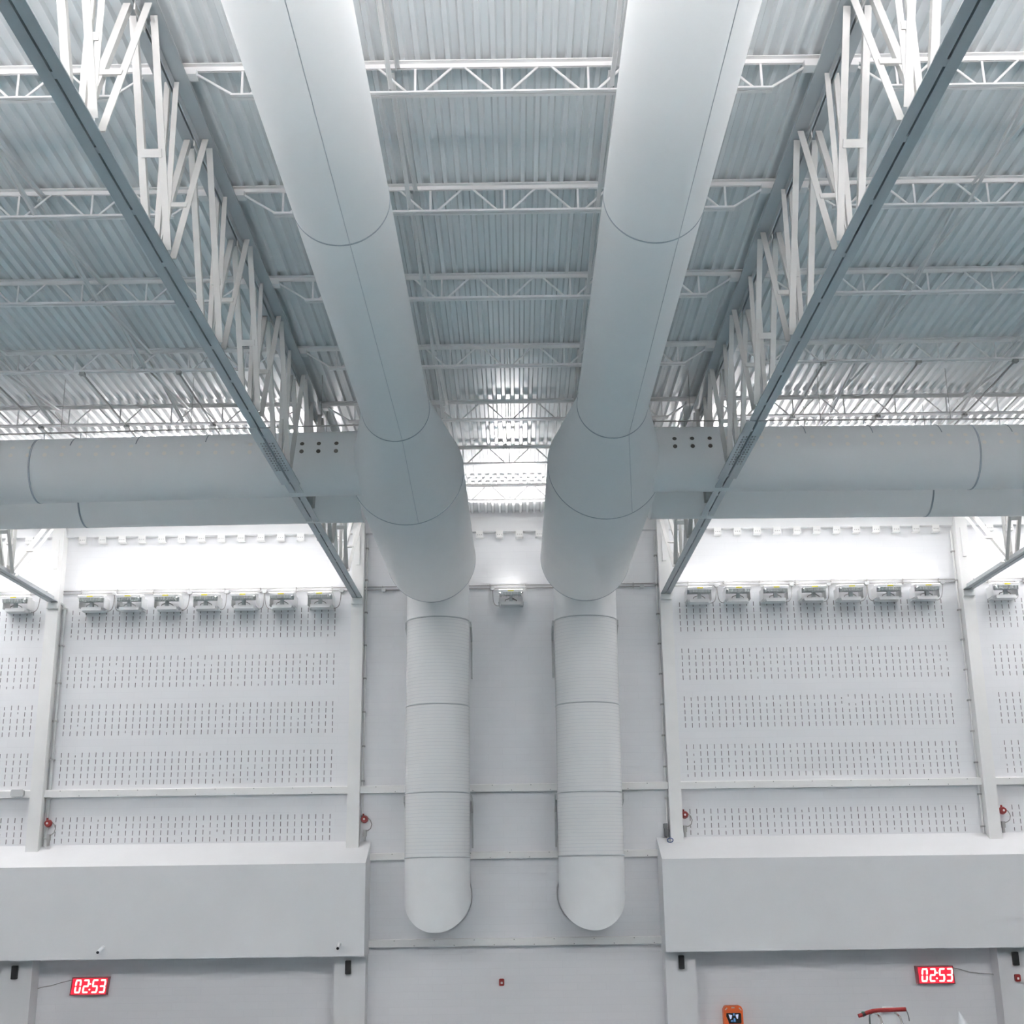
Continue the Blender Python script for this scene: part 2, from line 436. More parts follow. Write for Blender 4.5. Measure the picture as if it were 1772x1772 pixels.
# ------------------------------------------------------------------ open-web roof joists
JY = [6.82, 8.62, 10.42, 12.19, 13.99, 15.77, 17.57, 19.39]
JN = ['just above the top edge of the view', 'first in view from the top', 'second in view from the top', 'third in view from the top', 'fourth in view from the top',
      'fifth in view from the top', 'next to last before the end wall', 'nearest to the end wall']
BAYN = ['left of the left truss', 'above the long ducts', 'right of the right truss']
def make_joist(x0, x1, y):
    """joist between truss lines x0 and x1, built about its mid point at deck height"""
    root = empty('open_web_joist', ((x0+x1)/2, y, zj(y)))
    L = (x1-x0)/2; pn = .670; nb = 3
    m = MB()
    for s in (1, -1):
        m.extrude([(0,s*.006,0),(0,s*.012,0),(0,s*.012,.037),(0,s*.052,.037),(0,s*.052,.044),(0,s*.006,.044)], (-L+.02,0,0), (L-.02,0,0))
    m.build('top_chord', MT['joist'], root)
    zl = -.232
    m = MB(); e = pn*nb+.08
    for s in (1, -1):
        m.extrude([(0,s*.006,zl),(0,s*.038,zl),(0,s*.038,zl+.006),(0,s*.012,zl+.006),(0,s*.012,zl+.032),(0,s*.006,zl+.032)], (-e,0,0), (e,0,0))
    m.build('bottom_chord', MT['joist'], root)
    for k in range(-nb, nb+1):
        xk = k*pn
        MB().bar((xk,0,zl+.01), (xk,0,.02), .017, .012).build('web_post', MT['joist'], root)
        for s in (1, -1):
            if abs(k) == nb and s*k > 0:
                p1 = (s*(L-.16), 0, .0)
            else:
                p1 = (xk+s*(pn/2-.045), 0, .012)
            MB().tube([(xk+s*.055,0,zl+.015), p1], .0105, 6).build('web_diagonal', MT['joist'], root)
    for s in (1, -1):
        MB().box(s*(L-.10)-.12, s*(L-.10)+.10, -.05, .05, -.05, 0.0).build('bearing_seat', MT['joist'], root)
    return root
for b in range(3):
    proto = None
    for k, y in enumerate(JY):
        if proto is None:
            proto = make_joist(XT[b], XT[b+1], y); o = proto
        else:
            o = copy_tree(proto)
        o.location = ((XT[b]+XT[b+1])/2, y, zj(y))
        tag(o, 'white roof joist %s, %s' % (BAYN[b], JN[k]), 'joist', 'roof joists')

# cross bridging between neighbouring joists
BX = []
proto = None
for b in range(3):
    xm = (XT[b]+XT[b+1])/2+(.0 if b != 1 else 0)
    for s, sd in ((-1, 'left'), (1, 'right')):
        for k in range(len(JY)-1):
            y0, y1 = JY[k], JY[k+1]; dy = y1-y0
            if proto is None:
                proto = empty('bridging_cross')
                MB().prof((0,.03,-.012), (0,dy-.03,-.215), L_(.034,.004)).build('brace', MT['joist'], proto)
                MB().prof((.052,.03,-.205), (.052,dy-.03,-.03), L_(.034,.004)).build('brace', MT['joist'], proto)
                o = proto
            else:
                o = copy_tree(proto)
            o.location = (xm+s*.85-.02, y0, zj(y0)); o.scale = (1, dy/1.80, 1)
            tag(o, 'thin crossed braces %s, %s line, %s joist gap from the viewer' % (['left of the left truss','above the long ducts','right of the right truss'][b], sd, ORD[k]),
                'brace', 'cross bridging between joists')
# dark tie rods under the far joists
rods = [(-6.15,'leftmost of three left of the ducts'),(-5.03,'middle of three left of the ducts'),(-3.90,'closest to the left truss'),
        (3.67,'closest to the right truss'),(4.785,'middle of three right of the ducts'),(5.92,'rightmost of three right of the ducts')]
for xr, lb in rods:
    o = empty('tie_rod', (xr, 13.96, zj(13.99)-.245)); 
    za, zb_ = 0, zj(19.42)-zj(13.96)
    MB().tube([(0,0,0),(0,5.46,zb_)], .012, 8).build('rod', MT['conduit'], o)
    for yj in JY[4:]:
        t = (yj-13.96)/5.46
        MB().box(-.03, .03, yj-13.96-.03, yj-13.96+.03, zb_*t-.02, zb_*t+.02).build('clamp', MT['conduit'], o)
    tag(o, 'thin dark rod under the far joists, %s' % lb, 'rod', 'tie rods under the far joists')

# ------------------------------------------------------------------ long fabric ducts with flared ends
SEG = 72
def ring_y(x, z, r, y):
    return [(x+r*sin(2*pi*k/SEG), y, z-r*cos(2*pi*k/SEG)) for k in range(SEG)]
def band_y(x, z, r, y, wd, t):
    return MB().rings([ring_y(x,z,r-.004,y-wd/2), ring_y(x,z,r+t,y-wd/2), ring_y(x,z,r+t,y+wd/2), ring_y(x,z,r-.004,y+wd/2)], 0, True)
def lerp(a, b, t): return a+(b-a)*t
def long_duct(xs, rs, xb, rb, lb, seam_ang, ycone0, ycone1, yend):
    zc = ZC+4.83
    root = empty('fabric_duct', (xs, YN, zc)); tag(root, lb, 'duct', 'round fabric ducts'); inv = -Vector(root.location)
    def part(mb, name, mat):
        o = mb.build(name, mat, root); o.location = inv; return o
    part(MB().rings([ring_y(xs,zc,rs,y) for y in (YN+.01, 4, 6, 8.52, 10.5, ycone0)], 0, True), 'narrow_tube', MT['fabric'])
    rr = []
    for i in range(13):
        t = i/12; rr.append(ring_y(lerp(xs,xb,t), zc, lerp(rs,rb,t), lerp(ycone0,ycone1,t)))
    part(MB().rings(rr, 0, True), 'flared_reducer', MT['fabric'])
    part(MB().rings([ring_y(xb,zc,rb,y) for y in (ycone1, 16.6, 18.2, yend)], 0, True).add(ring_y(xb,zc,rb,yend), [tuple(range(SEG))]), 'wide_tube', MT['fabric'])
    part(band_y(xs,zc,rs,8.52,.016,.003), 'seam_band', MT['seam'])
    part(band_y(xs,zc,rs,ycone0,.022,.004), 'seam_band', MT['seam'])
    part(band_y(xb,zc,rb,ycone1,.020,.003), 'seam_band', MT['seam'])
    part(band_y(xb,zc,rb,yend-.012,.022,.004), 'end_band', MT['seam'])
    a = radians(seam_ang)
    pts = [(xs+rs*sin(a), YN+.02, zc-rs*cos(a)), (xs+rs*sin(a), ycone0, zc-rs*cos(a)), (xb+rb*sin(a), ycone1, zc-rb*cos(a))]
    part(MB().tube(pts, .0035, 6), 'lengthwise_seam', MT['fine_seam'])
    for y in JY[1:4]:
        part(MB().tube([(xs-.18, y, zc+rs*.86), (xs-.18, y, zj(y)-.22)], .004, 6).tube([(xs+.18, y, zc+rs*.86), (xs+.18, y, zj(y)-.22)], .004, 6), 'hanger_wire', MT['conduit'])
    return root
long_duct(-1.247, .364, -1.303, .700, 'left of the two long white round ducts running to the end wall', 12, 12.95, 15.12, 19.76)
long_duct(1.084, .378, 1.140, .706, 'right of the two long white round ducts running to the end wall', 26, 12.90, 14.95, 19.78)

# ------------------------------------------------------------------ cross ducts
def cross_duct(side, xin, xout, yc, zc_in, zc_out, r, lb, holes, seams, straps, skew=0.0):
    root = empty('cross_duct', (xin, yc, ZC+zc_in)); tag(root, lb, 'duct', 'round fabric cross ducts'); inv = -Vector(root.location)
    def part(mb, name, mat):
        o = mb.build(name, mat, root); o.location = inv; return o
    def cen(x):
        t = (x-xin)/(xout-xin); return (yc+skew*t, ZC+lerp(zc_in, zc_out, t))
    def ring(x, rr):
        y0, z0 = cen(x)
        return [(x, y0+rr*sin(2*pi*k/SEG), z0-rr*cos(2*pi*k/SEG)) for k in range(SEG)]
    xs_ = [xin+(xout-xin)*i/10 for i in range(11)]
    m = MB().rings([ring(x, r) for x in xs_], 0, True)
    if holes:
        # small round perforations on the side that faces the pool, two rows
        for hx, row, dark in holes:
            y0, z0 = cen(hx)
            for elv in row:
                # point on the tube seen at elevation elv from eye height
                t = math.tan(radians(elv)); 
                A = 1+t*t; B = -2*(y0+t*(z0-ZC)); Cc = y0*y0+(z0-ZC)**2-r*r
                disc = B*B-4*A*Cc
                if disc <= 0: continue
                y = (-B-sqrt(disc))/(2*A); z = ZC+t*y
                ny, nz = (y-y0)/r, (z-z0)/r
                ty, tz = -nz, ny
                c = Vector((hx, y+ny*.002, z+nz*.002)); R = .026
                pts = [c+Vector((cos(2*pi*k/14)*R, ty*sin(2*pi*k/14)*R, tz*sin(2*pi*k/14)*R)) for k in range(14)]
                cut = dark == 2
                m.add(pts[:9] if cut else pts, [tuple(range(9 if cut else 14))], 2 if dark else 1)
    part(m, 'tube', [MT['fabric'], MT['hole_light'], MT['hole_dark']])
    for x in seams:
        part(MB().rings([ring(x-.011, r-.004), ring(x-.011, r+.003), ring(x+.011, r+.003), ring(x+.011, r-.004)], 0, True), 'seam_band', MT['seam'])
    part(MB().rings([ring(xin-.01, r+.006), ring(xin+.01, r+.006)], 0, True), 'collar', MT['fabric'])
    # hanging rail with short straps over the tube
    m = MB(); pts = []
    for x in (xin, xout):
        y0, z0 = cen(x); pts.append((x, y0, z0+r+.10))
    part(MB().tube(pts, .009, 6), 'hanging_rail', MT['conduit'])
    for x in straps:
        y0, z0 = cen(x); sp = MB()
        arc = [(x, y0-(r+.003)*sin(a), z0+(r+.003)*cos(a)) for a in [radians(d) for d in (0, 12, 24, 36, 48, 58)]]
        sp.tube(arc, .006, 6); sp.tube([(x, y0, z0+r), (x, y0, z0+r+.10)], .005, 6)
        part(sp, 'strap', MT['seam'])
    k = 0
    x = xin+side*.5
    while abs(x) < abs(xout)-.2:
        y0, z0 = cen(x)
        part(MB().tube([(x, y0, z0+r+.10), (x, y0, zdeck(y0)-.01)], .0035, 6), 'hanger_wire', MT['conduit'])
        x += side*1.6
    return root
def hole_list(xs_near, xs_far):
    rows = (18.97, 18.63)
    out = [(x, rows, 1) for x in xs_near]
    for i, x in enumerate(xs_far):
        out.append((x, rows, 0))
    return out
hl = hole_list([-2.09, -2.30, -2.50], [-2.71-.204*i for i in range(34)])
hr = hole_list([1.94, 2.15, 2.36], [2.57+.204*i for i in range(34)])
cross_duct(-1, -1.84, XL+.03, 14.80, 4.83, 4.72, .391, 'nearer perforated white cross duct left of the long ducts', hl, (-5.745, -9.9),
           (-3.664, -4.501, -5.29, -5.737, -6.6, -7.5), skew=.1)
cross_duct(1, 1.70, XR-.03, 14.82, 4.83, 4.79, .395, 'nearer perforated white cross duct right of the long ducts', hr, (5.572, 9.7),
           (3.518, 4.325, 5.153, 6.0, 6.9), skew=.1)
cross_duct(-1, -1.96, XL+.03, 16.05, 4.83, 4.79, .390, 'lower plain white cross duct behind the perforated one, left side', None, (-5.572, -9.6), (), skew=.1)
cross_duct(1, 1.80, XR-.03, 16.07, 4.83, 4.80, .395, 'lower plain white cross duct behind the perforated one, right side', None, (5.404, 9.5), (), skew=.1)

# ------------------------------------------------------------------ riser ducts on the wall
def riser(xt, xb_, r, lb, zrings, zbot):
    YR = 20.37; za = ZC+4.83-r
    root = empty('riser_duct', (xb_, YR, ZC+zbot)); tag(root, lb, 'duct', 'white metal riser ducts'); inv = -Vector(root.location)
    def part(mb, name, mat):
        o = mb.build(name, mat, root); o.location = inv; return o
    def cx(z): return lerp(xb_, xt, (z-ZC-zbot)/(4.8-zbot))
    def ring(z, rr=r): return [(cx(z)+rr*sin(2*pi*k/SEG), YR-rr*cos(2*pi*k/SEG), z) for k in range(SEG)]
    def ring_m(z0, rr=r):        # mitred ring: lowest at the front
        return [(cx(z0)+rr*sin(2*pi*k/SEG), YR-rr*cos(2*pi*k/SEG), z0+rr-rr*cos(2*pi*k/SEG)) for k in range(SEG)]
    def ring_front(z0, y, x, rr=r): # ring of a tube that runs along the hall
        return [(x+rr*sin(2*pi*k/SEG), y, z0+rr-rr*cos(2*pi*k/SEG)) for k in range(SEG)]
    zr = [ZC+z for z in zrings]
    part(MB().rings([ring(zr[3]), ring(zr[2]), ring(zr[1]), ring(zr[0])], 0, True), 'spiral_pipe', MT['spiral'])
    part(MB().rings([ring(zr[0]), ring(za-.05), ring_m(za)], 0, True).rings([ring_front(za, 19.74, xt), ring_m(za)], 0, True), 'upper_elbow', MT['white'])
    part(MB().rings([ring(zr[3]), ring(ZC+zbot+2*r+.02), ring_m(ZC+zbot)], 0, True).rings([ring_m(ZC+zbot), ring_front(ZC+zbot, YW-.002, xb_)], 0, True), 'lower_elbow', MT['white'])
    part(MB().rings([ring_front(ZC+zbot-.018, 20.93, xb_, r+.018), ring_front(ZC+zbot-.018, YW-.002, xb_, r+.018)], 0, True), 'wall_flange', MT['white'])
    for z in zr:
        part(MB().rings([ring(z-.011, r-.004), ring(z-.011, r+.006), ring(z+.011, r+.006), ring(z+.011, r-.004)], 0, True), 'joint_band', MT['band'])
    for (z0, z1) in ((3.09, 3.94), (.40, 1.19)):
        for s in (1, -1):
            x = cx(ZC+z1)+s*(r+.018)
            m = MB().extrude([(0,20.42,ZC+z1),(0,20.62,ZC+z1),(0,20.99,ZC+z1-.10),(0,20.99,ZC+z0),(0,20.93,ZC+z0),(0,20.90,ZC+z1-.25),(0,20.42,ZC+z1-.09)], (x-.012,0,0), (x+.014,0,0))
            part(m, 'wall_bracket', MT['midgrey'])
    return root
riser(-1.232, -1.232, .503, 'left white spiral riser duct on the end wall', (3.927, 2.558, 1.215, .257), -.828)
riser(1.150, 1.128, .505, 'right white spiral riser duct on the end wall', (3.912, 2.550, 1.194, .253), -.818)

# ------------------------------------------------------------------ conduits and junction boxes on the wall
segs = [(-12.6,-7.76,'left of the leftmost column'),(-7.55,-2.70,'across the left lamp bay'),(-2.50,2.42,'behind the riser ducts'),
        (2.62,7.43,'across the right lamp bay'),(7.64,12.4,'right of the rightmost column')]
for a, b, lb in segs:
    for z, ul in ((4.657,'upper'),(4.604,'lower')):
        o = empty('wall_conduit', (a, 20.975, ZC+z)); tag(o, '%s of two thin grey conduits on the end wall %s' % (ul, lb), 'conduit', 'lamp conduits on the end wall')
        MB().tube([(0,0,0),(b-a,0,0)], .009, 8).build('pipe', MT['conduit'], o)
        c = MB(); x = .3
        while x < b-a:
            c.box(x-.008, x+.008, -.014, .024, -.016, .016); x += .6
        c.build('clips', MT['conduit'], o)
LEFT_F = [-6.978,-6.357,-5.735,-5.095,-4.464,-3.833,-3.203]
RIGHT_F = [3.06,3.70,4.32,4.95,5.561,6.19,6.82]
JB = {'l':[-6.678,-5.421,-4.802,-4.173,-2.885], 'c':[-2.179,-.36,2.145], 'r':[3.392,4.65,5.269,5.907,7.174,8.431], 'f':[-7.92]}
def jbox(x, lb):
    o = MB().cbox(x-.035, x+.035, 20.93, 21.0, ZC+4.572, ZC+4.630, .014).build('junction_box', MT['midgrey']); tag(o, lb, 'junction box', 'lamp junction boxes')
for i, x in enumerate(JB['l']): jbox(x, '%s small round-edged junction box from the left above the left row of lamps' % ORD[i])
jbox(JB['c'][0], 'junction box on the conduit just left of the left riser duct'); jbox(JB['c'][1], 'junction box beside the single lamp between the ducts'); jbox(JB['c'][2], 'junction box on the conduit just right of the right riser duct')
for i, x in enumerate(JB['r'][:5]): jbox(x, '%s small round-edged junction box from the left above the right row of lamps' % ORD[i])
jbox(JB['r'][5], 'junction box above the lamp right of the rightmost column'); jbox(JB['f'][0], 'junction box behind the truss end at the far left')

# ------------------------------------------------------------------ floodlights
def make_flood(dx, cable_ctrl):
    root = empty('floodlight')
    # origin: wall face below the lamp glass; +y is into the wall
    tilt = radians(8)
    def T(x, y, z): return (x, y*cos(tilt)-z*sin(tilt)-.27, y*sin(tilt)+z*cos(tilt)+.045)
    def tbox(mb, x0, x1, y0, y1, z0, z1, mi=0):
        p = [T(*q) for q in [(x0,y0,z0),(x1,y0,z0),(x1,y1,z0),(x0,y1,z0),(x0,y0,z1),(x1,y0,z1),(x1,y1,z1),(x0,y1,z1)]]
        mb.add(p, [(0,3,2,1),(4,5,6,7),(0,1,5,4),(1,2,6,5),(2,3,7,6),(3,0,4,7)], mi)
    m = MB(); tbox(m, -.205, .205, -.14, .16, -.045, .0); tbox(m, -.165, .165, -.12, .14, -.085, -.045)
    m.build('housing', MT['flood'], root)
    m = MB()
    for k in range(15):
        xx = -.17+k*.34/14; tbox(m, xx-.004, xx+.004, -.145, .13, -.105, -.04)
    m.build('heat_sink', MT['fin'], root)
    m = MB(); tbox(m, -.19, .19, -.125, .145, .0, .006); m.build('lamp_glass', MT['lens'], root)
    m = MB(); tbox(m, -.048, .048, -.1425, -.14, -.028, -.004); m.build('warning_sticker', MT['yellow'], root)
    MB().box(-.028, .028, -.30, -.24, -.150, -.045).build('swivel', MT['fin'], root)
    for s in (1, -1): MB().box(s*.205-.006, s*.205+.006, -.30, -.0, -.16, .02).build('yoke_arm', MT['flood'], root)
    MB().cbox(-.165, .165, -.30, -.14, -.205, -.150, .012).box(-.20, .20, -.14, 0, -.19, -.165).build('driver_box', MT['white'], root)
    m = MB(); m.tube([(-.10,-.24,-.15),(-.09,-.25,-.115),(-.03,-.26,-.095),(.04,-.26,-.095),(.09,-.25,-.12),(.10,-.24,-.15)], .006, 6)
    m.build('lead', MT['cable'], root)
    return root
def cable_part(root, dx):
    s = 1 if dx > 0 else -1
    ax = s*.17; pts = []
    P0 = Vector((ax, -.10, -.18)); P3 = Vector((dx, -.05, .135))
    P1 = P0+Vector((s*.16, .02, -.03)); P2 = P3+Vector((-s*.02, 0, -.16))
    for i in range(15):
        t = i/14; pts.append(P0*(1-t)**3+P1*3*t*(1-t)**2+P2*3*t*t*(1-t)+P3*t**3)
    MB().tube(pts, .0065, 6).build('cable', MT['cable'], root)
floods = []
jl, jr = JB['l'], JB['r']
def nearest(x, js): return min(js, key=lambda q: abs(q-x))
plan = []
for i, x in enumerate(LEFT_F):
    j = [jl[0], jl[0], jl[1], jl[2], jl[3], jl[3], jl[4]][i]
    plan.append((x, j, '%s uplighter from the left in the left row of seven wall lamps' % ORD[i]))
plan.append((-.051, JB['c'][1], 'single wall uplighter between the two riser ducts'))
for i, x in enumerate(RIGHT_F):
    j = [jr[0], jr[0], jr[1], jr[2], jr[3], jr[3], jr[4]][i]
    plan.append((x, j, '%s uplighter from the left in the right row of seven wall lamps' % ORD[i]))
plan.append((-8.237, -7.92, 'wall uplighter at the far left edge, left of the leftmost column'))
plan.append((8.117, 8.431, 'wall uplighter at the far right edge, right of the rightmost column'))
def lamp_light(x, y, z, power, tilt, name='wall_uplighter_lamp', size=(.36,.25), spread=74):
    ld = bpy.data.lights.new(name, 'AREA'); ld.shape = 'RECTANGLE'; ld.size, ld.size_y = size
    ld.energy = power; ld.spread = radians(spread); ld.color = FLOOD_COL
    lo = bpy.data.objects.new(name, ld); COL.objects.link(lo)
    lo.location = (x, y, z); lo.rotation_euler = (radians(180)+tilt, 0, 0)
    return lo
proto = None
for x, j, lb in plan:
    if proto is None: proto = make_flood(0, None); o = proto
    else: o = proto.copy(); COL.objects.link(o)
    if o is not proto:
        for ch in list(proto.children):
            if ch.name.startswith('cable'): continue
            c = ch.copy(); COL.objects.link(c); c.parent = o
    o.location = (x, YW, ZC+4.475)
    cable_part(o, j-x)
    tag(o, lb, 'lamp', 'wall uplighters')
    lamp_light(x, YW-.275, ZC+4.475+.062, FLOOD_W, radians(44))
# lamps continue along the wall beyond the view and along the opposite wall
for x in [-8.86-.63*i for i in range(6)]+[8.75+.63*i for i in range(6)]:
    lamp_light(x, YW-.275, ZC+4.537, FLOOD_W, radians(44))
for x in [-12.0+1.26*i for i in range(20)]:
    lamp_light(x, YN+.30, ZC+4.2, NEAR_W, radians(-20), 'opposite_wall_uplighter_lamp', (.6,.25), 120)

# ------------------------------------------------------------------ cleats under the edge beam
def cleat_group(xs_, where):
    for i, x in enumerate(xs_):
        o = empty('beam_cleat', (x, 20.9, ZC+5.53))
        if cleat_group.proto is None:
            m = MB().box(-.062, .062, -.010, .0, -.058, .058).box(-.062, .062, .0, .1, .046, .058).box(-.062,.062,0,.1,-.058,-.05)
            b1 = m.build('plate', MT['steel'], o)
            h = MB()
            for hx in (-.032, 0, .032): h.box(hx-.007, hx+.007, -.013, -.009, -.02, -.006)
            b2 = h.build('bolt_holes', MT['conduit'], o)
            cleat_group.proto = (b1, b2)
        else:
            for q in cleat_group.proto:
                c = q.copy(); COL.objects.link(c); c.parent = o
        tag(o, '%s white cleat from the left under the edge beam %s' % (ORD[i], where), 'cleat', 'cleats under the edge beam')
cleat_group.proto = None
cleat_group([-7.278+.335*i for i in range(14)], 'over the left lamp row')
cleat_group([-.900+.335*i for i in range(6)], 'between the long ducts')
cleat_group([3.12+.335*i for i in range(13)], 'over the right lamp row')
cleat_group([-8.85+.335*i for i in range(3)], 'left of the leftmost column')
cleat_group([8.05+.335*i for i in range(3)], 'right of the rightmost column')

# ------------------------------------------------------------------ conduits running down beside the columns
def drop(x, r, z0, z1, lb, mat, clip, bend=None):
    o = empty('drop_conduit', (x, 20.955, ZC+z0)); tag(o, lb, 'conduit', 'conduits beside the columns')
    pts = [(0,0,0),(0,0,z1-z0)]
    if bend: pts += [(bend*.02,-.01,z1-z0+.05),(bend*.07,-.05,z1-z0+.075),(bend*.16,-.20,z1-z0+.085)]
    MB().tube(pts, r, 10).build('pipe', mat, o)
    c = MB(); z = .12
    while z < z1-z0:
        c.box(-r-.012, r+.012, -r-.008, .04, z-.012, z+.012); z += clip
    c.build('clips', MT['conduit'], o)
drop(-7.500, .026, .51, 4.36, 'thick grey conduit down the right side of the leftmost column', MT['midgrey'], .62, bend=-1)
drop(-2.468, .012, .80, 5.5, 'thin conduit with clips down the right side of the column left of the riser ducts', MT['steel'], .55)
drop(2.392, .014, .51, 5.5, 'thin conduit with clips down the left side of the column right of the riser ducts', MT['steel'], .5)
drop(7.405, .014, .51, 5.5, 'thin conduit with clips down the left side of the rightmost column', MT['steel'], .5)

# ------------------------------------------------------------------ red sounders on the wall
def disc_y(mb, x, y0, y1, z, r0, r1, mi=0, seg=28):
    a = [(x+r0*cos(2*pi*k/seg), y0, z+r0*sin(2*pi*k/seg)) for k in range(seg)]
    b = [(x+r1*cos(2*pi*k/seg), y1, z+r1*sin(2*pi*k/seg)) for k in range(seg)]
    mb.rings([b, a], mi, False); mb.add(a, [tuple(range(seg))], mi); mb.add(b, [tuple(range(seg))], mi)
    return mb
proto = None
for x, lb in ((-7.462,'red alarm sounder beside the leftmost column'),(-2.429,'red alarm sounder beside the column left of the riser ducts'),
              (2.668,'red alarm sounder beside the column right of the riser ducts'),(7.727,'red alarm sounder beside the rightmost column')):
    o = empty('alarm_sounder', (x, 20.9, ZC+.868)); tag(o, lb, 'alarm', 'red alarm sounders')
    if proto is None:
        a = MB(); disc_y(a, 0, -.045, .02, 0, .045, .062); disc_y(a, 0, .02, .10, 0, .035, .035); a.box(-.03,-.005,-.005,.02,.05,.085)
        q1 = a.build('body', MT['red'], o)
        a = MB(); disc_y(a, 0, -.052, -.044, 0, .015, .018); q2 = a.build('centre_cap', MT['white'], o)
        pts = [(.055,.03,.02),(.095,.02,-.02),(.118,.02,-.08),(.10,.02,-.145),(.06,.03,-.175),(.02,.04,-.185)]
        q3 = MB().tube(pts, .0075, 8).build('cable_loop', MT['cable'], o)
        q4 = MB().box(-.02,.03,.04,.10,-.265,-.165).box(-.012,.018,.05,.10,-.34,-.265).build('cable_box', MT['conduit'], o)
        proto = (q1, q2, q3, q4)
    else:
        for q in proto:
            c = q.copy(); COL.objects.link(c); c.parent = o
# extra fittings by the columns
o = MB().cbox(-8.08, -7.87, 20.835, 20.885, ZC+1.285, ZC+1.40, .02).build('grey_box', MT['midgrey']); tag(o, 'grey box on the rail left of the leftmost column', 'box')
o = empty('dark_fitting', (2.36, 20.9, ZC+.63)); tag(o, 'small dark fitting beside the column right of the riser ducts, above the bulkhead', 'fitting')
MB().cbox(-.028, .028, -.03, .10, .03, .11, .008).build('head', MT['darkgrey'], o); MB().cbox(-.022, .030, -.02, .10, -.09, .028, .006).build('body', MT['darkgrey'], o)
pts = [(2.398+.045*cos(a)-.0, 20.72-.02*sin(a), ZC+.475+.032*sin(a)) for a in [2*pi*k/20 for k in range(21)]]
o = MB().tube(pts, .008, 8).build('blue_cord', MT['blue']); tag(o, 'loop of blue cord at the foot of the column right of the riser ducts', 'cord')

# ------------------------------------------------------------------ small black speakers on the pilasters
proto = None
for x, z, lb in ((-7.686,-1.347,'small black speaker on the leftmost pilaster'),(-2.604,-1.337,'small black speaker under the right end of the left bulkhead'),
              (2.474,-1.327,'small black speaker under the left end of the right bulkhead'),(7.561,-1.342,'small black speaker on the rightmost pilaster, above a red call point')):
    o = empty('wall_speaker', (x, 20.68, ZC+z)); tag(o, lb, 'speaker', 'small black speakers')
    if proto is None:
        q1 = MB().cbox(-.042,.042,-.085,-.02,-.098,.098,.008).build('cabinet', MT['black'], o)
        q2 = MB().cbox(-.034,.034,-.089,-.085,-.088,.088,.006).build('grille', MT['darkgrey'], o)
        q3 = MB().box(-.02,.02,-.02,.006,-.04,.04).build('wall_bracket', MT['black'], o)
        q2.data.materials[0] = MT['black']
        proto = (q1,q2,q3)
    else:
        for q in proto: c = q.copy(); COL.objects.link(c); c.parent = o

# ------------------------------------------------------------------ bullet cameras on the left bulkhead
for x, z, sx, lb in ((-6.274,-1.026,-.02,'small white security camera low on the left bulkhead, left one'),(-2.707,-1.014,.0,'small white security camera near the right end of the left bulkhead')):
    o = empty('security_camera', (x, 20.33, ZC+z)); tag(o, lb, 'camera', 'security cameras')
    a = MB(); disc_y(a, 0, -.02, 0, .03, .03, .034); a.tube([(0,-.01,.03),(0,-.06,.02)], .012, 8); a.build('mount', MT['white'], o)
    MB().tube([(0,-.03,.035),(sx*.6,-.10,.005),(sx,-.16,-.022)], [.018,.024,.024], 14).build('body', MT['white'], o)
    MB().tube([(sx,-.155,-.020),(sx*1.1,-.172,-.028)], .021, 14).build('lens', MT['black'], o)

# ------------------------------------------------------------------ LED clocks
def seven_seg(mb, ox, oz, wd, h, t, on, slant, y0, y1):
    def S(x, z): return (ox+x+(z)*slant, oz+z)
    g = .004
    def hseg(z):
        pts = [(g,z),(g+t/2,z+t/2),(wd-g-t/2,z+t/2),(wd-g,z),(wd-g-t/2,z-t/2),(g+t/2,z-t/2)]
        return pts
    def vseg(x, z0, z1):
        return [(x,z0+g),(x+t/2,z0+g+t/2),(x+t/2,z1-g-t/2),(x,z1-g),(x-t/2,z1-g-t/2),(x-t/2,z0+g+t/2)]
    hh = h/2
    segs_ = {'a':hseg(h-t/2),'g':hseg(hh),'d':hseg(t/2),'f':vseg(t/2,hh,h-t/2),'b':vseg(wd-t/2,hh,h-t/2),'e':vseg(t/2,t/2,hh),'c':vseg(wd-t/2,t/2,hh)}
    for k in on:
        poly = [S(x,z) for x,z in segs_[k]]
        mb.extrude([(a,0,b) for a,b in poly], (0,y0,0), (0,y1,0))
DIG = {'0':'abcdef','2':'abged','5':'afgcd','3':'abgcd'}
def clock(xc, zc, wd, h, slant, lb, cab, frame_l):
    root = empty('led_clock', (xc, 20.95, ZC+zc)); tag(root, lb, 'clock', 'red LED clocks')
    sh = slant
    def par(mb, x0, x1, z0, z1, y0, y1):
        pr = [(x0+z0*sh,0,z0),(x1+z0*sh,0,z0),(x1+z1*sh,0,z1),(x0+z1*sh,0,z1)]
        return mb.extrude(pr, (0,y0,0), (0,y1,0))
    par(MB(), -wd/2, wd/2, -h/2, h/2, -.045, .05).build('frame', MT['ledframe'], root)
    par(MB(), -wd/2+frame_l, wd/2-.016, -h/2+.015, h/2-.018, -.049, -.045).build('red_panel', MT['ledpanel'], root)
    dw, dh, t = .100, .200, .025
    xs_ = [-.244, -.113, .034, .158]
    k = wd/.60
    for ch, xx in zip('0253', xs_):
        m = MB(); seven_seg(m, xx*k+(frame_l-.016)/2, -dh/2, dw*k, dh, t, DIG[ch], max(slant, .10), -.054, -.049); m.build('digit', MT['led'], root)
    m = MB()
    for zz in (.042, -.040):
        m = MB()
        disc_y(m, .012*k+(frame_l-.016)/2+zz*max(slant,.10), -.054, -.049, zz-.008, .013, .013, 0, 12); m.build('colon_dot', MT['led'], root)
    MB().tube(cab, .0055, 6).build('power_cable', MT['cable'], root)
    MB().box(-.05,.05,.05,.0505,-.05,.05).build('back_plate', MT['ledframe'], root)
